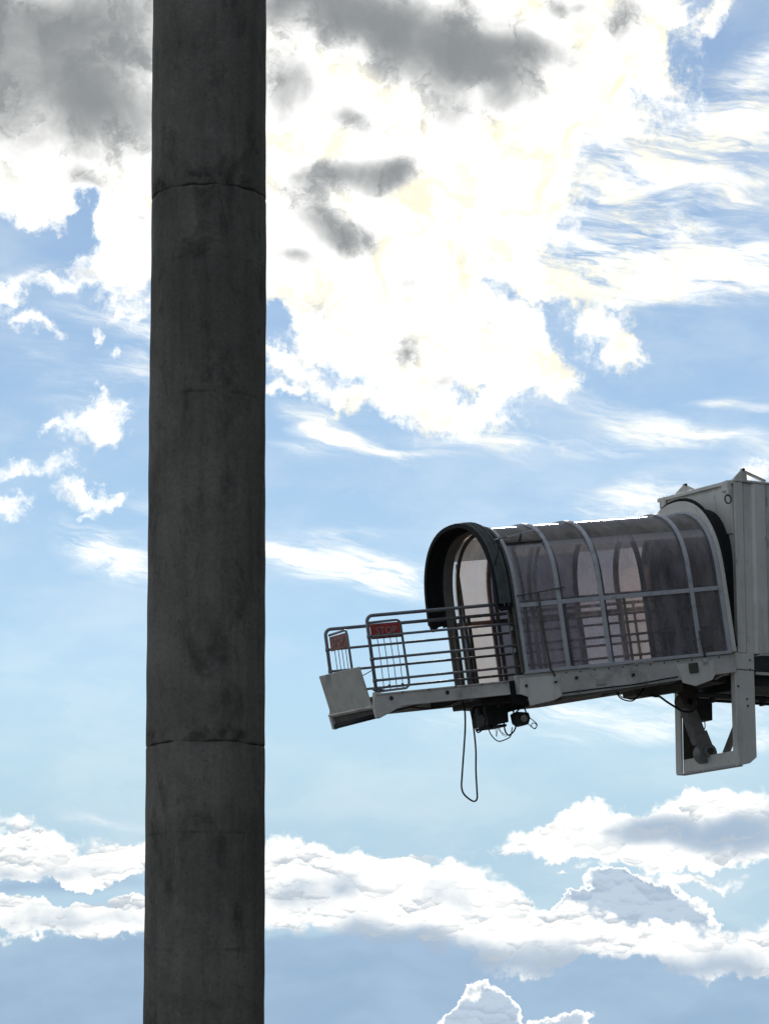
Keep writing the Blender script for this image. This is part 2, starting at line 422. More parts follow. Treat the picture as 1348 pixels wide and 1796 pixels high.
def plastic_sheet(name, tint, body, clear, ior=1.40):
    """weathered translucent roofing sheet: part clear, part milky, with a faint gloss"""
    m = bpy.data.materials.new(name); m.use_nodes = True
    t = m.node_tree; t.nodes.clear()
    o = t.nodes.new('ShaderNodeOutputMaterial')
    tr = t.nodes.new('ShaderNodeBsdfTransparent'); tr.inputs[0].default_value = (*tint, 1)
    tl = t.nodes.new('ShaderNodeBsdfTranslucent'); df = t.nodes.new('ShaderNodeBsdfDiffuse')
    gl = t.nodes.new('ShaderNodeBsdfGlossy'); gl.inputs['Roughness'].default_value = .28; gl.inputs[0].default_value = (.8, .8, .8, 1)
    tcn = t.nodes.new('ShaderNodeTexCoord')
    n = t.nodes.new('ShaderNodeTexNoise'); n.inputs['Scale'].default_value = 3.0; n.inputs['Detail'].default_value = 7; n.inputs['Roughness'].default_value = .65
    mp = t.nodes.new('ShaderNodeMapping'); mp.inputs['Scale'].default_value = (1.6, 1, .45)
    t.links.new(tcn.outputs['Object'], mp.inputs[0]); t.links.new(mp.outputs[0], n.inputs[0])
    rp = t.nodes.new('ShaderNodeMapRange'); rp.inputs[1].default_value = .3; rp.inputs[2].default_value = .7; rp.inputs[3].default_value = .6; rp.inputs[4].default_value = 1.2
    t.links.new(n.outputs[0], rp.inputs[0])
    sc = t.nodes.new('ShaderNodeVectorMath'); sc.operation = 'SCALE'; sc.inputs[0].default_value = body
    t.links.new(rp.outputs[0], sc.inputs['Scale'])
    t.links.new(sc.outputs[0], tl.inputs[0]); t.links.new(sc.outputs[0], df.inputs[0])
    a = t.nodes.new('ShaderNodeMixShader'); a.inputs[0].default_value = .5
    t.links.new(tl.outputs[0], a.inputs[1]); t.links.new(df.outputs[0], a.inputs[2])
    b = t.nodes.new('ShaderNodeMixShader')
    cl = t.nodes.new('ShaderNodeMapRange'); cl.inputs[1].default_value = .3; cl.inputs[2].default_value = .75; cl.inputs[3].default_value = 1 - clear * 1.15; cl.inputs[4].default_value = 1 - clear * .8
    t.links.new(n.outputs[0], cl.inputs[0]); t.links.new(cl.outputs[0], b.inputs[0])
    t.links.new(tr.outputs[0], b.inputs[1]); t.links.new(a.outputs[0], b.inputs[2])
    fr = t.nodes.new('ShaderNodeFresnel'); fr.inputs[0].default_value = ior
    g = t.nodes.new('ShaderNodeMixShader'); t.links.new(fr.outputs[0], g.inputs[0])
    t.links.new(b.outputs[0], g.inputs[1]); t.links.new(gl.outputs[0], g.inputs[2])
    t.links.new(g.outputs[0], o.inputs[0])
    return m


GRIME = (.05, .045, .04); RUST = (.10, .045, .02)
M_PAINT = mat('weathered_grey_paint', (.85, .79, .70), .55, var=.12, scale=2.2, dirt=(.40, .37, .31), dirt_amt=.45, streak=True, bump=.12, bump_scale=30, rust=.55)
M_PAINT2 = mat('grey_beam_paint', (.70, .65, .58), .6, var=.18, scale=3, dirt=GRIME, dirt_amt=.5, bump=.15, bump_scale=40, rust=.7)
M_RIB = mat('pale_rib_paint', (.60, .59, .60), .5, var=.15, scale=6, dirt=(.14, .12, .10), dirt_amt=.5, rust=.6)
M_STEEL = mat('galvanised_tube', (.25, .26, .275), .45, metal=.4, var=.25, scale=9, dirt=(.12, .10, .08), dirt_amt=.5)
M_DARK = mat('dark_greasy_steel', (.045, .045, .045), .6, var=.4, scale=7, dirt=(.09, .075, .05), dirt_amt=.5)
M_BROWN = mat('grimy_brown_steel', (.11, .095, .075), .65, var=.35, scale=9, dirt=(.05, .04, .03), dirt_amt=.6)
M_RUBBER = mat('black_rubber', (.014, .015, .015), .7, var=.3, scale=10, spec=.25)
M_HOOD = mat('dark_green_grey_canvas', (.11, .122, .114), .75, var=.35, scale=7, dirt=(.10, .10, .09), dirt_amt=.5, bump=.25, bump_scale=25, spec=.25)
M_LINING = mat('drab_hood_lining', (.20, .18, .155), .8, var=.25, scale=6)
M_CABLE = mat('black_cable', (.015, .017, .02), .5, var=.1, spec=.3)
M_RED = mat('faded_red_paint', (.50, .06, .05), .55, var=.25, scale=10, dirt=(.10, .035, .03), dirt_amt=.6)
M_RED2 = mat('rusty_red_paint', (.42, .16, .125), .6, var=.3, scale=10, dirt=(.14, .06, .045), dirt_amt=.6)
M_WHITE = mat('worn_white_lettering', (.52, .34, .31), .6, var=.3, scale=30)
M_DECK = mat('ribbed_metal_deck', (.20, .20, .19), .6, var=.3, scale=5, dirt=GRIME, dirt_amt=.5)
M_GREY = mat('faded_flap_paint', (.60, .56, .49), .6, var=.2, scale=4, dirt=(.13, .125, .11), dirt_amt=.5, bump=.1, bump_scale=30)
M_TRAY = mat('olive_grey_tray', (.15, .145, .11), .6, var=.25, scale=6)
M_CLEAR = plastic_sheet('smoked_sheet_near', (.93, .91, .925), (.68, .645, .66), .70)
M_MID = plastic_sheet('midtone_sheet_far', (.86, .79, .79), (.52, .47, .47), .64)
M_CYL = mat('greasy_cylinder_paint', (.24, .23, .215), .5, var=.25, scale=6, dirt=GRIME, dirt_amt=.6)
M_DARKFAR = plastic_sheet('dark_sheet_far', (.52, .485, .515), (.26, .23, .25), .48)
M_PINK = plastic_sheet('milky_pinkish_sheet', (.97, .84, .76), (.66, .56, .54), .72)
M_TOPP = plastic_sheet('crown_sheen_sheet', (.60, .57, .55), (.60, .55, .50), .35, 1.10)  # pale milky body paints in the light reflecting off the crown
M_STRIP = plastic_sheet('sky_gap_sheet', (.95, .95, .93), (.75, .73, .70), .75)

# concrete of the mast: cast in lengths, with dark damp stains
M_CONC = bpy.data.materials.new('stained_concrete'); M_CONC.use_nodes = True
t = M_CONC.node_tree; b = t.nodes['Principled BSDF']
tcn = t.nodes.new('ShaderNodeTexCoord')
def tex(scale, detail, rough, stretch=(1, 1, 1), loc=(0, 0, 0), dist=0):
    mp = t.nodes.new('ShaderNodeMapping'); mp.inputs['Scale'].default_value = stretch; mp.inputs['Location'].default_value = loc
    t.links.new(tcn.outputs['Object'], mp.inputs[0])
    n = t.nodes.new('ShaderNodeTexNoise'); n.inputs['Scale'].default_value = scale; n.inputs['Detail'].default_value = detail; n.inputs['Roughness'].default_value = rough; n.inputs['Distortion'].default_value = dist
    t.links.new(mp.outputs[0], n.inputs['Vector']); return n.outputs[0]
def rng(x, a, bb, c0, c1):
    r = t.nodes.new('ShaderNodeMapRange'); r.interpolation_type = 'SMOOTHSTEP'
    for k, v in zip((1, 2, 3, 4), (a, bb, c0, c1)): r.inputs[k].default_value = v
    t.links.new(x, r.inputs[0]); return r.outputs[0]
def mulc(a, bsock):
    m = t.nodes.new('ShaderNodeMath'); m.operation = 'MULTIPLY'; t.links.new(a, m.inputs[0]); t.links.new(bsock, m.inputs[1]); return m.outputs[0]
k1 = rng(tex(3.2, 9, .68, (1, 1, .55)), .40, .62, .82, 1.12)
k2 = rng(tex(5.5, 10, .72, (1, 1, .6), (4, 2, 9), .6), .50, .68, 1.03, .56)
k3 = rng(tex(60, 6, .6), .3, .7, .9, 1.1)
k4 = rng(tex(1.2, 4, .5, (1, 1, 3.2), (1, 8, 3)), .4, .65, 1.0, .84)
k5 = rng(tex(7, 6, .65, (2.4, 2.4, .12), (2, 5, 1)), .42, .68, 1.05, .86)
k6 = rng(tex(95, 3, .5, (1, 1, 1), (6, 1, 2)), .62, .72, 1.0, .55)
k = mulc(mulc(mulc(k1, k2), mulc(k3, k4)), mulc(k5, k6))
# grime that has gathered along the casting joints, in patches
sz = t.nodes.new('ShaderNodeSeparateXYZ'); t.links.new(tcn.outputs['Object'], sz.inputs[0])
jn = tex(6, 8, .7, (1, 1, .8), (9, 3, 5))
for zj in (2.938, 5.295, 4.98, 4.40, 2.10, 2.57):
    main = zj in (2.938, 5.295)
    d_ = t.nodes.new('ShaderNodeMath'); d_.operation = 'SUBTRACT'; t.links.new(sz.outputs[2], d_.inputs[0]); d_.inputs[1].default_value = zj + (.03 if main else 0)
    a_ = t.nodes.new('ShaderNodeMath'); a_.operation = 'ABSOLUTE'; t.links.new(d_.outputs[0], a_.inputs[0])
    near_ = rng(a_.outputs[0], 0.0, .06 if main else .012, 1, 0)
    pt_ = rng(jn, .46, .60, 0, .62 if main else .35)
    mm_ = t.nodes.new('ShaderNodeMath'); mm_.operation = 'MULTIPLY'; t.links.new(near_, mm_.inputs[0]); t.links.new(pt_, mm_.inputs[1])
    iv_ = t.nodes.new('ShaderNodeMath'); iv_.operation = 'SUBTRACT'; iv_.inputs[0].default_value = 1; t.links.new(mm_.outputs[0], iv_.inputs[1])
    k = mulc(k, iv_.outputs[0])
scn = t.nodes.new('ShaderNodeVectorMath'); scn.operation = 'SCALE'; scn.inputs[0].default_value = (.188, .168, .140); t.links.new(k, scn.inputs['Scale'])
t.links.new(scn.outputs[0], b.inputs['Base Color']); b.inputs['Roughness'].default_value = .9; b.inputs['Specular IOR Level'].default_value = .25
bp = t.nodes.new('ShaderNodeBump'); bp.inputs['Strength'].default_value = .5; bp.inputs['Distance'].default_value = .006
t.links.new(tex(22, 10, .7, (1, 1, .7)), bp.inputs['Height']); t.links.new(bp.outputs[0], b.inputs['Normal'])

M_APRON = mat('worn_apron_concrete', (.16, .158, .15), .85, var=.3, scale=.15, dirt=(.07, .07, .068), dirt_amt=.6)

# ------------------------------------------------------------------ ground
MB().box(-6000, 6000, -6000, 9000, -1.0, 0).obj('ground', M_APRON)
bpy.data.objects['ground']['kind'] = 'structure'

# ------------------------------------------------------------------ concrete mast
LEAN = Matrix.Rotation(-.0061, 4, 'Y')
mast = empty('concrete_mast', Matrix.Translation((-.7222, 12.0, 0)) @ LEAN)
tag(mast, 'tall round dark concrete mast with stained surface and faint casting joints', 'mast')
joints = [0, .55, 2.938, 5.295, 7.80, 10.2, 12.6, 15.0]
RAD = .2460
SEG = 96
def section(z0, z1):
    mb = MB(); rows = []
    n = max(3, int((z1 - z0) / .06))
    prof = [(z0, RAD - .004), (z0 + .004, RAD - .001), (z0 + .012, RAD)]
    prof += [(z0 + .014 + (z1 - z0 - .028) * i / n, RAD) for i in range(1, n)]
    prof += [(z1 - .014, RAD), (z1 - .005, RAD - .001), (z1, RAD - .004)]
    rng_ = random.Random(int(z0 * 100))
    ph = [rng_.uniform(0, 6.28) for _ in range(6)]
    vs = []
    for z, r in prof:
        for k in range(SEG):
            a = 2 * math.pi * k / SEG
            d = .0011 * math.sin(3 * a + ph[0] + z * 2.1) + .0009 * math.sin(7 * a + ph[1] - z * 5) + .0008 * math.sin(z * 23 + ph[2] + 2 * math.sin(a + ph[3]))
            edge = min(z - z0, z1 - z)
            zz = z
            if edge < .02: zz = z + .006 * math.sin(5 * a + ph[4]) * math.sin(11 * a + ph[5])
            vs.append(((r + d) * math.cos(a), (r + d) * math.sin(a), zz))
    m = len(prof)
    fs = [(i * SEG + k, i * SEG + (k + 1) % SEG, (i + 1) * SEG + (k + 1) % SEG, (i + 1) * SEG + k) for i in range(m - 1) for k in range(SEG)]
    fs.append(tuple(range(SEG - 1, -1, -1))); fs.append(tuple((m - 1) * SEG + k for k in range(SEG)))
    return mb.add(vs, fs).obj('mast_section', M_CONC, mast, smooth=True)
for a0, a1 in zip(joints, joints[1:]):
    o = section(a0 + (.0015 if a0 else 0), a1 - .0015)
core = MB().cyl((0, 0, .02), (0, 0, 14.9), RAD - .012, 48).obj('joint_mortar', M_CONC, mast, smooth=True)

# ------------------------------------------------------------------ hinged ramp with its canopy
O = Vector((-.0907, 38.2528, 6.5790))
YAW, SLOPE = R(64.59), R(8.43)
UH = Vector((math.sin(YAW), math.cos(YAW), 0)); VV = Vector((-math.cos(YAW), math.sin(YAW), 0)); ZZ = Vector((0, 0, 1))
UU = UH * math.cos(SLOPE) + ZZ * math.sin(SLOPE); WW = ZZ * math.cos(SLOPE) - UH * math.sin(SLOPE)
def frame(a, b, c):
    m = Matrix((a, b, c)).transposed().to_4x4(); m.translation = O; return m
RAMP = frame(UU, VV, WW); CAB = frame(UH, VV, ZZ)

ramp = empty('boarding_ramp', RAMP)
tag(ramp, 'open ended sloping boarding ramp with tube rails, stop gates and a domed smoked plastic canopy', 'boarding ramp')
WID = 1.40
# side beams of the open platform
for v0, v1 in ((-.02, .045), (WID - .045, WID + .02)):
    prof = [(-.05, .03), (.06, .005), (2.07, 0), (2.07, -.19), (.56, -.19), (.26, -.22), (-.02, -.325), (-.065, -.315), (-.09, -.16)]
    if v0 < 0: prof = [(1.975, y) if x == 2.07 else (x, y) for x, y in prof]
    MB().prism(prof, v0, v1).obj('side_beam', M_PAINT2, ramp, bevel=.006)
for v0, v1 in ((-.034, -.02), (-.028, -.02)):
    pass
fl = MB(); fl.box(-.04, 1.97, -.036, -.0205, -.018, -.002); fl.box(.3, 1.97, -.036, -.0205, -.19, -.176); fl.obj('beam_flange', M_PAINT2, ramp, bevel=.003)
for x in (.18, 1.02):
    MB().cyl((x, -.034, -.075), (x, -.018, -.075), .028, 14).obj('beam_bolt', M_DARK, ramp, bevel=.004)
# deck planks of ribbed sheet between the beams
n = 9
for i in range(n):
    u0 = -.06 + i * (2.13 / n)
    MB().box(u0 + .004, u0 + 2.13 / n - .004, .048, WID - .048, -.055 - (i % 2) * .003, -.022 - (i % 2) * .003).obj('deck_plate', M_DECK, ramp, bevel=.003)
for u in (.05, .75, 1.45):
    MB().box(u, u + .07, .046, WID - .046, -.185, -.058).obj('cross_member', M_DARK, ramp)
# end flap, leaning out at the open end
fpts = [(-.20, .385), (-.09, -.155)]
fb = MB()
a = Vector((-.205, .03, .385)); bq = Vector((-.10, .03, -.155)); c_ = Vector((-.075, WID - .02, -.12)); d_ = Vector((-.18, WID - .02, .42))
nrm = (bq - a).cross(d_ - a).normalized() * .018
fb.add([a, bq, c_, d_, a + nrm, bq + nrm, c_ + nrm, d_ + nrm], [(0, 1, 2, 3), (7, 6, 5, 4), (0, 4, 5, 1), (1, 5, 6, 2), (2, 6, 7, 3), (3, 7, 4, 0)])
fb.obj('end_flap', M_GREY, ramp, bevel=.012)
fl = MB(); fl.beam(bq + Vector((-.006, -.01, -.015)), c_ + Vector((-.006, .03, -.015)), .03, .05); fl.obj('flap_edge', M_PAINT2, ramp, bevel=.006)
MB().prism([(-.06, -.13), (-.03, -.30), (.03, -.31), (.30, -.20), (.30, -.13)], .05, WID - .05).obj('bumper_block', M_BROWN, ramp, bevel=.02)
MB().cyl((-.03, -.01, -.285), (-.03, WID + .01, -.285), .035, 14).obj('bumper_roller', M_RUBBER, ramp, smooth=True)
# folded latch straps where the flap meets the near beam
lt = MB()
for q in range(4):
    lt.beam((-.06 + q * .03, .0, .05 + q * .012), (.02 + q * .03, .02, .085 - q * .02), .012, .03)
lt.obj('latch_straps', M_STEEL, ramp, bevel=.003)

def rail_side(v, u_end, label):
    g = bpy.data.objects.new('guard_rail', None); COL.objects.link(g); g.parent = ramp
    g['label'] = label
    r = .0215
    corner = [(.0, v, -.01), (.0, v, .97)]
    for k in range(1, 6):
        a = math.pi / 2 * k / 5
        corner.append((.085 - .085 * math.cos(a), v, .965 + .085 * math.sin(a)))
    corner += [(.5, v, 1.05), (1.0, v, 1.05), (u_end, v, 1.05)]
    MB().tube(corner, .024, 10).obj('top_rail', M_STEEL, g, smooth=True)
    for w in (.77, .47, .18):
        MB().tube([(.0, v, w), (.9, v, w + .002), (u_end, v, w)], r * .82, 8).obj('rail', M_STEEL, g, smooth=True)
    for u in ((2.16, 3.05, 4.0, 4.95) if u_end > 3 else (2.16,)):
        MB().tube([(u, v + .03, 0.0), (u, v + .03, 1.04)], r, 8).obj('post', M_STEEL, g, smooth=True)
    for w in (.77, .47, .18): MB().cyl((.0, v, w - .022), (.0, v, w + .022), .03, 10).obj('rail_collar', M_STEEL, g, smooth=True)
    MB().box(-.05, .05, v - .035, v + .035, -.012, .012).obj('post_foot', M_STEEL, g, bevel=.004)
    return g
rail_side(.03, 5.3, 'near tube guard rail with rounded end post')
rail_side(WID - .03, 5.3, 'far tube guard rail with rounded end post')

def text_mesh(txt, size, extrude, name, mat_, parent):
    cu = bpy.data.curves.new(name, 'FONT'); cu.body = txt; cu.size = size; cu.extrude = extrude; cu.align_x = 'CENTER'; cu.align_y = 'CENTER'; cu.resolution_u = 3
    tmp = bpy.data.objects.new(name + '_tmp', cu); COL.objects.link(tmp)
    dg = bpy.context.evaluated_depsgraph_get(); dg.update()
    me = bpy.data.meshes.new_from_object(tmp.evaluated_get(dg)); me.name = name
    bpy.data.objects.remove(tmp)
    o = bpy.data.objects.new(name, me); COL.objects.link(o); me.materials.clear(); me.materials.append(mat_); o.parent = parent
    return o

def stop_gate(hinge, rotz, length, bottom, redmat, label):
    g = bpy.data.objects.new('stop_gate', None); COL.objects.link(g); g.parent = ramp
    g.matrix_local = Matrix.Translation(hinge) @ Matrix.Rotation(rotz, 4, 'Z')
    g['label'] = label
    r = .017; L = length
    fr = [(.03, 0, .96), (L - .05, 0, .97), (L - .015, 0, .95), (L, 0, .90), (L + .012, 0, bottom + .09), (L, 0, bottom + .03), (L - .04, 0, bottom), (.035, 0, bottom - .01)]
    MB().tube(fr, r, 8).obj('gate_frame', M_STEEL, g, smooth=True)
    bd = MB(); bd.box(.04, L - .015, -.012, .010, .735, .935); board = bd.obj('sign_board', redmat, g, bevel=.008)
    tx = text_mesh('STOP', .135, .004, 'lettering', M_WHITE, board)
    tx.matrix_local = Matrix.Translation(((L + .03) / 2, -.0185, .835)) @ Matrix.Rotation(math.pi / 2, 4, 'X') @ Matrix.Scale(L / .5, 4, (1, 0, 0))
    rv = MB()
    for x in (.06, L - .045):
        for k in range(9): rv.box(.06 + k * (L - .11) / 8 - .005, .06 + k * (L - .11) / 8 + .005, -.0165, -.0125, .750, .760)
        break
    rv.obj('rivet_row', M_WHITE, board)['kind'] = 'stuff'
    nb = 4
    for k in range(nb):
        x = .04 + (k + .9) * (L - .06) / (nb + .6)
        MB().tube([(x, 0, .735), (x + .006, 0, .4), (x, 0, bottom + .005)], .0055, 6).obj('gate_bar', M_STEEL, g)
    for x, z in ((L * .42, bottom + .06), (L - .09, bottom + .06)):
        MB().cyl((x, -.012, z), (x, .012, z), .013, 8).obj('gate_stud', M_DARK, g)
    return g
stop_gate((.015, .075, 0), R(1.0), .50, .045, M_RED, 'near gate leaf with dark red STOP board, swung back along the rail')
stop_gate((.02, WID - .06, 0), R(-84), .50, .30, M_RED2, 'far gate leaf with faded pinkish red STOP board, standing across the open end')

# thin chain from flap to near post
MB().tube(curve_pts([(.0, .03, .33), (-.08, .25, .28), (-.14, .55, .31), (-.17, .75, .38)], 4), .006, 6).obj('flap_stay_wire', M_CABLE, ramp)

# girder that carries the canopied part
MB().prism([(2.07, .055), (5.60, .055), (5.60, -.205), (4.65, -.235), (3.45, -.29), (2.72, -.29), (2.07, -.20)], -.05, .0).obj('side_girder', M_PAINT2, ramp, bevel=.006)
MB().prism([(2.07, .055), (5.60, .055), (5.60, -.205), (4.65, -.235), (3.45, -.29), (2.72, -.29), (2.07, -.20)], 1.87, 1.92).obj('side_girder', M_PAINT2, ramp, bevel=.006)
fl = MB(); fl.prism([(2.74, -.292), (4.6, -.238), (4.6, -.262), (2.74, -.335)], -.05, .09); fl.obj('girder_flange', M_BROWN, ramp, bevel=.003)
MB().prism([(2.14, -.0), (2.73, .0), (2.73, -.29), (2.60, -.335), (2.22, -.375), (2.21, -.25), (2.09, -.20)], -.075, -.0525).obj('gusset_plate', M_PAINT, ramp, bevel=.005)
MB().prism([(4.62, -.02), (5.22, -.02), (5.22, -.21), (5.17, -.28), (4.88, -.345), (4.68, -.28)], -.075, -.0525).obj('gusset_plate', M_PAINT, ramp, bevel=.005)
for u, w in ((2.20, -.10), (2.66, -.085), (3.0, -.06), (3.9, -.1)):
    MB().cyl((u, -.088, w), (u, -.05, w), .022, 10).obj('girder_bolt', M_DARK, ramp, bevel=.004)
MB().box(4.80, 4.95, -.10, -.076, -.16, -.02).obj('clamp_plate', M_BROWN, ramp, bevel=.006)
for i in range(14):
    u0 = 2.09 + i * .25
    MB().box(u0 + .004, u0 + .246, .004, 1.866, -.05 - (i % 2) * .003, -.02 - (i % 2) * .003).obj('deck_plate', M_DECK, ramp, bevel=.003)
for u in (2.12, 2.9, 3.7, 4.5, 5.3):
    MB().box(u, u + .08, .004, 1.866, -.22, -.055).obj('cross_member', M_DARK, ramp)

# bolts along the girder, a clipped wire run below it, small brackets
for i in range(12):
    u = 2.86 + i * .225
    MB().cyl((u, -.058, .025), (u, -.049, .025), .011, 8).obj('flange_bolt', M_DARK, ramp)
MB().tube(curve_pts([(2.75, -.062, -.25), (3.3, -.064, -.238), (3.9, -.062, -.232), (4.4, -.064, -.20), (4.62, -.064, -.19)], 5), .009, 6).obj('wire_run', M_CABLE, ramp, smooth=True)
for u, w in ((3.0, -.245), (3.55, -.236), (4.1, -.222)):
    MB().box(u - .015, u + .015, -.076, -.051, w - .02, w + .02).obj('wire_clip', M_STEEL, ramp, bevel=.004)
MB().box(3.30, 3.46, -.068, -.051, -.19, -.10).obj('junction_plate', M_GREY, ramp, bevel=.005)
for u in (.35, .75, 1.15, 1.55):
    MB().cyl((u, -.044, -.012), (u, -.035, -.012), .010, 8).obj('flange_bolt', M_DARK, ramp)
# --- canopy
can = bpy.data.objects.new('canopy', None); COL.objects.link(can); can.parent = ramp
can['label'] = 'domed canopy of smoked plastic sheets on pale ribs'
VC, SPR = .92, 1.20
def arch(a, b, n=2.5, w0=.08, steps=28, spring=SPR, vc=VC):
    """outline from the near foot over the top to the far foot, in (v, w)"""
    pts = [(vc - a, w0)] + [(vc - a, w0 + (spring - w0) * k / 4) for k in range(1, 4)]
    for k in range(steps + 1):
        th = math.pi * (1 - k / steps)
        c, s_ = math.cos(th), math.sin(th)
        pts.append((vc + a * math.copysign(abs(c) ** (2 / n), c), spring + b * abs(s_) ** (2 / n)))
    pts += [(vc + a, spring - (spring - w0) * k / 4) for k in range(1, 4)] + [(vc + a, w0)]
    return pts
def arch_band(name, mat_, parent, u0, u1, outer, inner, bevel=.004, lo=0, hi=None):
    """solid band between two matching arch outlines"""
    outer = outer[lo:hi]; inner = inner[lo:hi]
    n = len(outer); vs = []
    for u in (u0, u1):
        vs += [(u, v, w) for v, w in outer] + [(u, v, w) for v, w in inner]
    A, B, C, D = 0, n, 2 * n, 3 * n
    fs = []
    for i in range(n - 1):
        fs += [(A + i, A + i + 1, C + i + 1, C + i), (B + i, D + i, D + i + 1, B + i + 1), (A + i, B + i, B + i + 1, A + i + 1), (C + i, C + i + 1, D + i + 1, D + i)]
    fs += [(A, C, D, B), (A + n - 1, B + n - 1, D + n - 1, C + n - 1)]
    o = link(name, vs, fs, mat_, parent, bevel, smooth=True)
    o.data.set_sharp_from_angle(angle=R(30))
    return o
CA, CB = .97, 1.0
RIBU = [2.24, 2.90, 3.57, 4.30, 5.04, 5.52]
for i, u in enumerate(RIBU):
    inner_only = (i == 3)
    if inner_only:
        arch_band('inner_rib', M_BROWN, can, u - .03, u + .03, arch(CA - .012, CB - .012), arch(CA - .06, CB - .06))
    else:
        arch_band('rib', M_RIB, can, u - .030, u + .030, arch(CA + .032, CB + .032), arch(CA + .003, CB + .003))
        e = -.085 if i >= 4 else (.115 if i == 0 else .045)
        arch_band('inner_rib', M_BROWN, can, u + e, u + e + .04, arch(CA - .012, CB - .012), arch(CA - .055, CB - .055))
# sheets: lower near, upper near, upper far, lower far in every bay
full_o, full_i = arch(CA, CB), arch(CA - .006, CB - .006)
NP = len(full_o); mid = NP // 2
i1 = 3                                              # index of the outline nearest w = 1.0
bays = list(zip(RIBU, RIBU[1:]))
far_mats = [M_PINK, M_DARKFAR, M_DARKFAR, M_MID, M_PINK]  # far sheets differ in tint and opacity from bay to bay
for k, (ua, ub) in enumerate(bays):
    for lo, hi, mm in ((0, i1 + 1, M_CLEAR), (i1, mid - 7, M_CLEAR), (mid - 8, mid + 9, M_TOPP), (mid + 8, NP - i1, far_mats[k]), (NP - i1 - 1, NP, far_mats[k])):
        far0 = k == 0 and lo >= mid + 8
        arch_band('canopy_sheet', mm, can, 2.347 if far0 else ua + .002, ub - .002, full_o, full_i, 0, lo, hi)
# rails along the canopy: sill, waist, eaves
for v, s_ in ((VC - CA, -1), (VC + CA, 1)):
    MB().box(2.2, 5.55, min(v + s_ * .003, v + s_ * .036), max(v + s_ * .003, v + s_ * .036), .06, .105).obj('sill_rail', M_RIB, can, bevel=.004)
    for ua, ub in ((2.275, 2.865), (2.935, 3.535), (3.605, 5.005), (5.075, 5.485)):
        MB().box(ua, ub, min(v + s_ * .003, v + s_ * .028), max(v + s_ * .003, v + s_ * .028), .97, 1.03).obj('waist_rail', M_RIB, can, bevel=.004)
MB().beam((2.28, .105, 1.90), (2.86, .105, 1.90), .02, .05, (0, 1, -1)).obj('eaves_rail', M_BROWN, can, bevel=.003)
# hoops of the front frame and the weather hood with its rubber lip
arch_band('front_frame', M_BROWN, can, 2.165, 2.205, arch(CA + .045, CB + .05), arch(CA - .012, CB - .012))
arch_band('sky_gap_strip', M_STRIP, can, 2.302, 2.345, full_o, full_i, 0, lo=mid + 4)  # clear strip added for the thin bright line of sky at the frame gap
HA, HB = 1.03, 1.07
h_o = arch(HA + .03, HB + .03, w0=1.04, n=2.35); h_i = arch(HA - .01, HB - .01, w0=1.04, n=2.35)
arch_band('hood', M_HOOD, can, 1.93, 2.115, h_o, h_i, .006)
arch_band('hood_lip', M_RUBBER, can, 1.895, 1.93, arch(HA + .036, HB + .036, w0=1.03, n=2.35), arch(HA - .03, HB - .03, w0=1.03, n=2.35), .008)
arch_band('hood_seam', M_HOOD, can, 1.99, 2.01, arch(HA + .042, HB + .042, w0=1.0, n=2.35), arch(HA + .028, HB + .028, w0=1.0, n=2.35), .004)
arch_band('hood_seam', M_HOOD, can, 2.06, 2.08, arch(HA + .042, HB + .042, w0=1.0, n=2.35), arch(HA + .028, HB + .028, w0=1.0, n=2.35), .004)
arch_band('hood_lining', M_RUBBER, can, 1.935, 2.04, arch(HA - .012, HB - .012, w0=1.0, n=2.35), arch(HA - .022, HB - .022, w0=1.0, n=2.35), 0)
arch_band('hood_lining', M_RUBBER, can, 2.042, 2.115, arch(HA - .012, HB - .012, w0=1.0, n=2.35), arch(HA - .03, HB - .03, w0=1.0, n=2.35), 0)
arch_band('frame_lining', M_LINING, can, 2.15, 2.30, arch(CA - .014, CB - .014, w0=.0), arch(CA - .024, CB - .024, w0=.0), 0, lo=mid - 2)
arch_band('hood_back', M_RUBBER, can, 2.118, 2.145, arch(HA + .01, HB + .01, w0=.98, n=2.35), arch(CA - .02, CB - .02, w0=.98), 0)
# ragged rubber tails at the lower ends of the hood
MB().prism([(1.90, 1.06), (2.10, 1.06), (2.08, 1.0), (2.02, .99), (1.96, .93), (1.93, .95)], VC + HA - .05, VC + HA + .03).obj('hood_tail', M_RUBBER, can, bevel=.006)
MB().prism([(1.92, 1.0), (2.10, 1.0), (2.06, .95), (1.96, .94)], VC - HA - .03, VC - HA + .03).obj('hood_tail', M_RUBBER, can, bevel=.006)
# door posts just inside the opening
for v, u, w_ in ((.05, 2.14, .05), (.12, 2.20, .045), (1.74, 2.16, .06), (1.66, 2.24, .05), (1.55, 2.30, .03)):
    MB().box(u, u + .05, v - w_ / 2, v + w_ / 2, .0, 1.18 if v < 1 else 1.05).obj('door_post', M_BROWN, can, bevel=.004)
for w in (.62, .92):
    MB().box(2.18, 2.20, .06, .11, w, w + .06).obj('post_bracket', M_STEEL, can, bevel=.004)
    MB().box(2.13, 2.16, -.03, .01, w - .25, w - .19).obj('post_bracket', M_STEEL, can, bevel=.004)
MB().tube([(2.42, 1.80, .0), (2.40, 1.80, .9), (2.38, 1.78, 1.85)], .02, 8).obj('inner_post', M_BROWN, can, smooth=True)
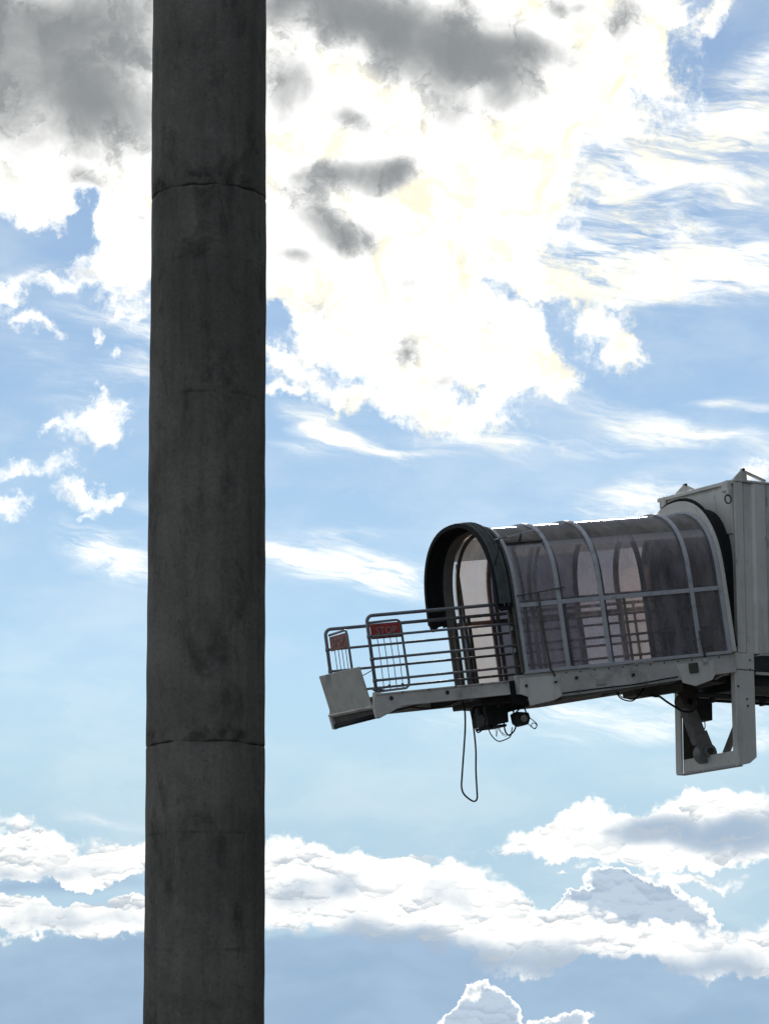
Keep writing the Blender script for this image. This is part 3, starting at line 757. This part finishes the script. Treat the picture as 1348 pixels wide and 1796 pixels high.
# thin rods and stays on the near side
yn = VC - CA
MB().tube([(2.08, .02, 1.94), (2.45, .04, 1.985), (2.79, .14, 2.05)], .010, 6).obj('tie_rod', M_RIB, can)
MB().tube([(2.24, yn - .045, 1.13), (2.57, yn - .05, 1.155), (3.0, yn - .05, 1.195)], .009, 6).obj('tie_rod', M_BROWN, can)
MB().tube([(2.575, yn - .045, 1.16), (2.58, yn - .045, .55), (2.60, yn - .05, .10), (2.66, yn - .065, -.05)], .014, 8).obj('latch_bar', M_BROWN, can, smooth=True)
MB().box(2.63, 2.69, yn - .08, yn - .03, -.08, -.02).obj('latch_foot', M_RIB, can, bevel=.006)
MB().tube([(5.05, yn - .05, .42), (5.065, yn - .055, .18), (5.075, yn - .07, .0)], .016, 8).obj('latch_bar', M_BROWN, can, smooth=True)
MB().box(5.04, 5.10, yn - .09, yn - .03, -.04, .03).obj('latch_foot', M_RIB, can, bevel=.006)
MB().tube(curve_pts([(2.10, -.10, 1.96), (2.06, -.12, 1.86), (2.02, -.11, 1.70), (1.94, -.10, 1.56)], 4), .007, 6).obj('hood_rope', M_CABLE, can)
MB().tube(curve_pts([(1.97, -.11, 1.86), (2.1, -.10, 1.93), (2.25, -.02, 1.96)], 4), .006, 6).obj('hood_rope', M_CABLE, can)
hg = MB(); hg.tube(curve_pts([(2.46, .02, 1.89), (2.47, -.01, 1.95), (2.51, .03, 1.99)], 4), .016, 8); hg.obj('lift_handle', M_DARK, can, smooth=True)
# ring plate that closes the canopy against the cab
arch_band('end_ring', M_PAINT, can, 5.555, 5.60, arch(CA + .075, 1.19, n=2.3), arch(CA - .03, CB - .04, n=2.5), .006)

# --- gear below the ramp
mo = bpy.data.objects.new('hinge_gear', None); COL.objects.link(mo); mo.parent = ramp
MB().box(1.70, 2.60, .35, 1.2, -.265, -.19).obj('gear_beam', M_DARK, mo, bevel=.006)
MB().prism([(1.93, -.26), (2.66, -.26), (2.62, -.335), (2.28, -.385), (2.27, -.52), (1.95, -.535)], .68, 1.15).obj('drive_housing', M_DARK, mo, bevel=.012)
MB().box(1.97, 2.24, .70, 1.1, -.575, -.538).obj('terminal_block', M_RUBBER, mo, bevel=.006)
MB().box(1.78, 1.86, .6, .72, -.385, -.266).obj('cable_gland', M_DARK, mo, bevel=.01)
for i in range(3):
    MB().cyl((1.80 + .22 * i, .40, -.29), (1.80 + .22 * i, .46, -.29), .03, 10).obj('gear_bolt', M_DARK, mo)
MB().prism([(1.96, -.01), (2.08, .0), (2.20, -.17), (2.24, -.37), (2.0, -.30)], .0, .04).obj('gap_shade', M_RUBBER, mo, bevel=.006)  # black plate standing in for the shade in the gap between beam and girder
MB().prism([(4.196, -.27), (5.0, -.24), (4.99, -.362), (4.32, -.39), (4.198, -.35)], .45, .8).obj('cable_tray', M_TRAY, mo, bevel=.008)

# work lamp hung below the hinge
lamp = empty('work_lamp', RAMP)
tag(lamp, 'small black work lamp hanging under the ramp with a wire hoop', 'lamp')
MB().prism([(2.30, -.42), (2.36, -.40), (2.516, -.423), (2.533, -.504), (2.49, -.588), (2.377, -.604), (2.315, -.554)], .52, .70).obj('lamp_body', M_DARK, lamp, bevel=.02)
MB().tube(curve_pts([(2.31, .6, -.33), (2.325, .6, -.43), (2.36, .6, -.40), (2.45, .6, -.345), (2.50, .6, -.37), (2.515, .6, -.44)], 4), .011, 7).obj('lamp_yoke', M_DARK, lamp, smooth=True)
MB().tube(curve_pts([(2.53, .6, -.478), (2.617, .6, -.548), (2.658, .6, -.605), (2.611, .6, -.650), (2.566, .6, -.613), (2.593, .6, -.572), (2.640, .6, -.590), (2.645, .6, -.630), (2.60, .6, -.652), (2.50, .6, -.555)], 5), .0062, 6).obj('wire_hoop', M_STEEL, lamp)
MB().cyl((2.42, .50, -.50), (2.42, .525, -.50), .05, 16).obj('lamp_lens', M_PAINT2, lamp, bevel=.004)

def cable(pts, v, r, label, group=None, m=M_CABLE, name='cable', mx=RAMP, k=5, sag=0):
    pts3 = [mx @ Vector((a, v + .03 * math.sin(i * 1.3 + a * 5), b)) for i, (a, b) in enumerate(pts)]
    cen = pts3[0]
    o = MB().tube([p - cen for p in curve_pts(pts3, k)], r, 7).obj(name, m, None, smooth=True)
    o.location = cen
    return tag(o, label, 'cable', group)
LOOSE = 'cables hanging under the ramp'
cable([(1.505, -.15), (1.526, -.297), (1.485, -.52), (1.423, -.775), (1.337, -1.165), (1.32, -1.336), (1.353, -1.443), (1.445, -1.543), (1.507, -1.52), (1.546, -1.395), (1.576, -1.138), (1.597, -.879), (1.599, -.67), (1.615, -.445), (1.66, -.32), (1.72, -.27)], .5, .0125, 'long black cable hanging in a narrow loop far below the ramp', LOOSE)
cable([(1.72, -.27), (1.703, -.338), (1.690, -.47), (1.697, -.565), (1.748, -.619), (1.826, -.56), (1.855, -.44), (1.817, -.366), (1.8, -.285)], .6, .0105, 'short round black cable loop left of the drive housing beside the long loop', LOOSE)
cable([(1.90, -.52), (1.904, -.637), (1.97, -.723), (2.061, -.77), (2.164, -.75), (2.22, -.712), (2.28, -.60)], .62, .008, 'thin shallow black cable slung lowest below the drive housing', LOOSE)
cable([(2.13, -.52), (2.141, -.643), (2.212, -.702), (2.301, -.641), (2.33, -.52), (2.312, -.448), (2.325, -.33)], .6, .0115, 'thick black cable curving from the drive housing up to the work lamp', LOOSE)
cable([(.50, -.19), (.568, -.21), (.736, -.239), (.947, -.25), (1.145, -.225), (1.287, -.17)], .2, .009, 'thin black cable sagging along the beam of the open platform', LOOSE)
wr = MB()
for (x0, x1, x2, z2) in ((1.99, 2.02, 2.01, -.70), (2.03, 2.035, 2.02, -.71), (2.06, 2.05, 2.015, -.69), (2.08, 2.075, 2.12, -.70), (2.10, 2.09, 2.15, -.72), (2.05, 2.08, 2.18, -.715)):
    wr.tube(curve_pts([(x0, .62, -.55), (x1, .63, -.62), (x2, .62, z2)], 4), .0035, 5)
cen = RAMP @ Vector((2.05, .62, -.55))
o = wr.obj('wire_bundle', M_STEEL, None); o.matrix_world = RAMP
tag(o, 'tuft of thin pale loose wires under the terminal block', 'wires')
o['kind'] = 'thing'
cable([(3.80, -.23), (3.824, -.274), (3.866, -.38), (3.996, -.435), (4.12, -.404), (4.24, -.31), (4.308, -.232)], .3, .010, 'lower black cable of the pair looping beside the cable tray', LOOSE)
cable([(3.86, -.24), (3.875, -.30), (3.906, -.365), (4.02, -.402), (4.141, -.390), (4.21, -.343), (4.26, -.26)], .33, .008, 'upper thinner black cable of the pair looping beside the cable tray', LOOSE)
cable([(4.42, -.37), (4.5, -.398), (4.599, -.407), (4.707, -.487), (4.812, -.583), (4.923, -.646), (5.083, -.661), (5.16, -.60), (5.2, -.5)], .45, .016, 'thick black hose drooping from the cable tray to the lifting cylinder', LOOSE)

# ------------------------------------------------------------------ fixed bridge cab
cab = empty('boarding_bridge', CAB)
tag(cab, 'grey painted boarding bridge cab and tunnel on a hanging portal frame, at the right edge', 'boarding bridge')
A0 = 5.61; FW = 2.02; TOP0, TOP1 = 3.37, 3.46
END = 14.9
# front wall with an arched cut-out, roof falling a little to the near side
def front_wall():
    pts_out = [(-.0, .66), (-.0, TOP0), (FW, TOP1), (FW, .66)]
    hole = [(v, w + .72) for v, w in arch(.93, 1.15, n=2.3, w0=-.04, vc=.98)]
    vs, fs = [], []
    ring = hole
    # stitch hole outline to the outer outline by angle
    def outer_at(p):
        v, w = p; cx, cy = .98, 1.75
        dxx, dyy = v - cx, w - cy
        ts = []
        if dxx: ts += [((-.0) - cx) / dxx, (FW - cx) / dxx]
        if dyy: ts += [(.66 - cy) / dyy, ((TOP0 + (TOP1 - TOP0) * .5) - cy) / dyy]
        tt = min(q for q in ts if q > 0)
        x, y = cx + dxx * tt, cy + dyy * tt
        if y > 3.3: y = TOP0 + (TOP1 - TOP0) * x / FW
        return (x, y)
    n_ = len(ring)
    for u in (A0, A0 + .05):
        vs += [(u, v, w) for v, w in ring] + [(u, *outer_at(p)) for p in ring]
    for i in range(n_ - 1):
        fs += [(i, i + 1, n_ + i + 1, n_ + i), (2 * n_ + i, 3 * n_ + i, 3 * n_ + i + 1, 2 * n_ + i + 1), (i, 2 * n_ + i, 2 * n_ + i + 1, i + 1), (n_ + i, n_ + i + 1, 3 * n_ + i + 1, 3 * n_ + i)]
    return link('front_wall', vs, fs, M_PAINT, cab)
front_wall()
# panels added round the arch: near cheek plate under the eaves
MB().prism([(.02, 3.30), (.02, 2.62), (.34, 2.64), (.60, 3.02), (.98, 3.31)], A0 - .022, A0 - .002, 'x').obj('cheek_plate', M_PAINT, cab, bevel=.006)
MB().beam((A0 - .02, -.02, TOP0 - .01), (A0 - .02, FW + .02, TOP1 - .01), .05, .05, (1, 0, 0)).obj('eaves_angle', M_PAINT, cab, bevel=.006)
# near side wall: broad corner panel, then a run of panels with upright joints
MB().prism([(A0, -.03), (5.74, -.03), (5.78, .0), (5.91, .0), (5.95, -.03), (6.128, -.03), (6.128, .02), (A0, .02)], .90, TOP0 - .002, 'z').obj('wall_panel', M_PAINT, cab, bevel=.006)
def side_panel(x0, x1): MB().box(x0 + .006, x1 - .006, -.022, .018, .93, TOP0 - .006).obj('wall_panel', M_PAINT, cab, bevel=.008)
x = 6.13
while x < END - .1:
    side_panel(x, min(x + .62, END)); x += .62
MB().box(6.135, 6.165, -.030, -.0225, .93, TOP0 - .02).obj('panel_joint', M_PAINT2, cab)
MB().box(A0 + .05, END, FW - .03, FW, .66, TOP1 - .02).obj('far_wall', M_PAINT, cab)
rf = MB(); rf.prism([(-.045, TOP0 - .0), (FW + .045, TOP1 - .0), (FW + .045, TOP1 + .035), (-.045, TOP0 + .03)], A0 - .01, END, 'x'); rf.obj('roof', M_PAINT, cab, bevel=.006)
MB().box(A0 + .06, END, .02, FW - .03, .66, .72).obj('floor', M_DARK, cab)
# lower edge of the side wall and floor channel
MB().prism([(5.88, .86), (6.05, .925), (END, .925), (END, .88), (6.06, .88)], -.03, .0).obj('wall_foot', M_PAINT2, cab, bevel=.004)
MB().box(5.90, END, -.01, .05, .645, .875).obj('floor_beam', M_DARK, cab)
MB().box(5.90, END, -.04, -.0105, .60, .64).obj('floor_flange', M_PAINT2, cab, bevel=.004)
MB().box(5.90, END, .1, FW - .1, .46, .64).obj('under_frame', M_DARK, cab)
# corner caps with a hanging ring
for v0, w0, nm, pr in ((-.005, TOP0, 'corner_cap', .11), (FW - .22, TOP1, 'corner_cap', .06)):
    MB().box(A0 - pr, A0 - .025, v0, v0 + .16, w0 - .15, w0 + .015).obj(nm, M_PAINT, cab, bevel=.02)
rg = [(5.505 + .052 * math.cos(t_ * math.pi / 8), -.02, 3.10 + .062 * math.sin(t_ * math.pi / 8)) for t_ in range(17)]
MB().tube(rg, .011, 7, caps=False).obj('lifting_ring', M_DARK, cab, smooth=True)
MB().box(5.50, 5.56, -.015, .03, 3.15, 3.26).obj('ring_lug', M_PAINT, cab, bevel=.01)
# peaked lifting brackets on the roof
for v0 in (-.03, 1.55):
    zz = TOP0 + .031 + (TOP1 - TOP0) * max(v0, 0) / FW
    bm_ = MB(); bm_.prism([(5.60, zz), (5.76, zz + .165), (5.82, zz + .115), (5.83, zz)], v0, v0 + .05)
    bm_.beam((5.79, v0 + .02, zz + .125), (6.14, v0 + .02, zz + .015), .05, .035)
    bm_.obj('roof_bracket', M_PAINT, cab, bevel=.004)
    MB().cyl((5.77, v0 - .01, zz + .15), (5.77, v0 + .06, zz + .15), .022, 10).obj('bracket_pin', M_DARK, cab)
# black bands stand in for the shaded recess between ramp canopy and cab (built in the slope of the ramp)
recess = bpy.data.objects.new('recess_shade', None); COL.objects.link(recess); recess.parent = cab
recess.matrix_local = CAB.inverted() @ RAMP
arch_band('recess_band', M_RUBBER, recess, 5.602, 5.635, arch(CA + .088, 1.235, n=2.3, w0=1.25), arch(CA - .08, 1.05, n=2.3, w0=1.25), .006)
arch_band('recess_band', M_RUBBER, recess, 5.637, 5.662, arch(CA + .01, 1.13, n=2.3, w0=.15), arch(CA - .08, 1.05, n=2.3, w0=.15), .006)
arch_band('recess_band', M_RUBBER, recess, 5.602, 5.636, arch(CA - .02, 1.03, n=2.3, w0=.1), arch(CA - .14, 1.0, n=2.3, w0=.1), 0)
arch_band('recess_band', M_RUBBER, recess, 5.638, 6.0, arch(CA - .10, 1.05, n=2.3, w0=.1), arch(CA - .14, 1.0, n=2.3, w0=.1), .006)

# hanging portal frame below the cab front
MB().box(5.555, 5.875, -.028, .12, .66, .895).obj('column_head', M_PAINT, cab, bevel=.006)
MB().prism([(5.555, .655), (5.875, .655), (5.885, -.57), (5.77, -.66), (5.60, -.70), (5.565, -.50)], -.020, .10).obj('portal_column', M_PAINT, cab, bevel=.008)
MB().box(5.57, 5.60, 1.50, 1.66, -.665, .80).obj('portal_column', M_PAINT, cab, bevel=.006)
MB().box(5.602, 5.87, 1.47, 1.50, -.66, .80).obj('column_web', M_BROWN, cab, bevel=.004)
MB().prism([(.105, -.475), (1.498, -.475), (1.498, -.662), (.105, -.672)], 5.60, 5.70, 'x').obj('cross_beam', M_PAINT, cab, bevel=.006)
MB().prism([(.105, -.675), (1.66, -.668), (1.66, -.685), (.105, -.695)], 5.58, 5.73, 'x').obj('beam_cap', M_RIB, cab, bevel=.004)
MB().beam((5.68, .12, -.06), (5.68, .50, -.52), .04, .13, (1, 0, 0)).obj('frame_brace', M_TRAY, cab, bevel=.004)
bl = MB()
for k in range(7): bl.box(5.59 + k * .04, 5.605 + k * .04, -.0285, -.0215, .655, .672)
bl.obj('bolt_row', M_DARK, cab)
for x, z in ((5.74, .245), (5.75, .15), (5.80, .80), (5.80, .67), (5.60, .42)):
    MB().cyl((x, -.034, z), (x, -.02, z), .014, 8).obj('column_bolt', M_DARK, cab)
# lifting cylinder
cy = bpy.data.objects.new('lifting_cylinder', None); COL.objects.link(cy); cy.parent = cab
VY = .92
MB().beam((5.30, VY, .30), (5.545, VY, -.30), .20, .19).obj('cylinder_body', M_CYL, cy, bevel=.03)
MB().cyl((5.30, VY - .11, .29), (5.30, VY + .11, .29), .12, 22).obj('upper_boss', M_BROWN, cy, bevel=.01)
MB().cyl((5.30, VY - .14, .28), (5.30, VY + .14, .28), .045, 14).obj('upper_pin', M_RUBBER, cy)
MB().cyl((5.615, VY - .10, -.44), (5.615, VY + .10, -.44), .145, 26).obj('lower_boss', M_CYL, cy, bevel=.01)
MB().cyl((5.60, VY - .16, -.415), (5.60, VY - .101, -.415), .085, 22).obj('pin_washer', M_CYL, cy, bevel=.008)
MB().cyl((5.60, VY - .20, -.415), (5.60, VY - .161, -.415), .045, 14).obj('lower_pin', M_DARK, cy, bevel=.006)
MB().beam((5.475, VY - .102, -.16), (5.57, VY - .102, -.37), .012, .24).obj('clevis_plate', M_CYL, cy, bevel=.004)
MB().prism([(5.05, .48), (5.42, .58), (5.42, .36), (5.32, .16), (5.22, .20)], VY - .13, VY - .10).obj('upper_clevis', M_BROWN, cy, bevel=.01)
# dark motor box and conduits behind
mbx = bpy.data.objects.new('motor_box', None); COL.objects.link(mbx); mbx.parent = cab
MB().box(5.52, 5.775, .95, 1.25, .05, .36).obj('box_body', M_DARK, mbx, bevel=.01)
MB().box(5.776, 5.80, 1.0, 1.1, .14, .30).obj('box_cover', M_DARK, mbx, bevel=.006)
MB().tube(curve_pts([(5.73, 1.1, .05), (5.735, 1.1, -.03), (5.71, 1.1, -.09)], 4), .008, 6).obj('tail_wire', M_CABLE, mbx)
for v, z, r_, m_ in ((.5, .345, .03, M_DARK), (.56, .275, .018, M_CABLE), (.9, .40, .035, M_DARK)):
    MB().tube([(5.25, v, z), (6.2, v, z + .004), (9, v, z - .01), (END, v, z)], r_, 8).obj('conduit', m_, cab, smooth=True)
for k in range(8):
    MB().box(5.50 + k * .42, 5.54 + k * .42, .48, .60, .245, .385).obj('conduit_clip', M_DARK, cab, bevel=.004)
MB().tube(curve_pts([(5.35, .3, .52), (5.42, .25, .56), (5.48, .2, .60), (5.56, .15, .62)], 4), .022, 8).obj('drain_pipe', M_PAINT2, cab, smooth=True)
MB().box(5.30, 5.58, .25, 1.6, .50, .64).obj('hinge_beam', M_DARK, cab, bevel=.01)
# support leg further along, outside the picture, down to its wheels on the apron
zg = -O.z
MB().box(12.6, 13.1, .6, 1.4, zg + .9, .46).obj('support_leg', M_PAINT, cab, bevel=.02)
MB().box(12.0, 13.7, .2, 1.8, zg + .55, zg + .9).obj('wheel_carriage', M_PAINT2, cab, bevel=.02)
for x in (12.35, 13.35):
    for v in (.1, 1.65):
        MB().cyl((x, v, zg + .45), (x, v + .25, zg + .45), .45, 28).obj('wheel', M_RUBBER, cab, bevel=.03)

# ------------------------------------------------------------------ unseen terminal building added on the right to shade the mast, where the tunnel leads
tb = empty('shading_terminal', Matrix.Translation((13.6, 0, 0)))
tag(tb, 'long grey terminal building with dark window bands, added unseen beyond the right edge to shade the mast', 'building')
M_WALL = mat('shading_terminal_wall', (.20, .195, .185), .7, var=.15, scale=.4)
M_GLASS = mat('shading_terminal_glass', (.02, .025, .03), .08, var=.1)
MB().box(.0, 30, -12, 46, 0, 14).obj('wall', M_WALL, tb, bevel=.05)
MB().box(-.6, 30.6, -12.6, 46.6, 14.005, 14.6).obj('roof', M_WALL, tb, bevel=.05)
gl_me = None
for z0 in (1.2, 6.0, 10.6):
    for k in range(14):
        y0 = -11.0 + k * 4.0
        if gl_me is None:
            o = MB().box(-.06, .05, -1.85, 1.85, -1.3, 1.3).obj('window', M_GLASS, tb); gl_me = o.data
        else:
            o = bpy.data.objects.new('window', gl_me); COL.objects.link(o); o.parent = tb
        o.location = (0, y0 + 1.9, z0 + 1.4)
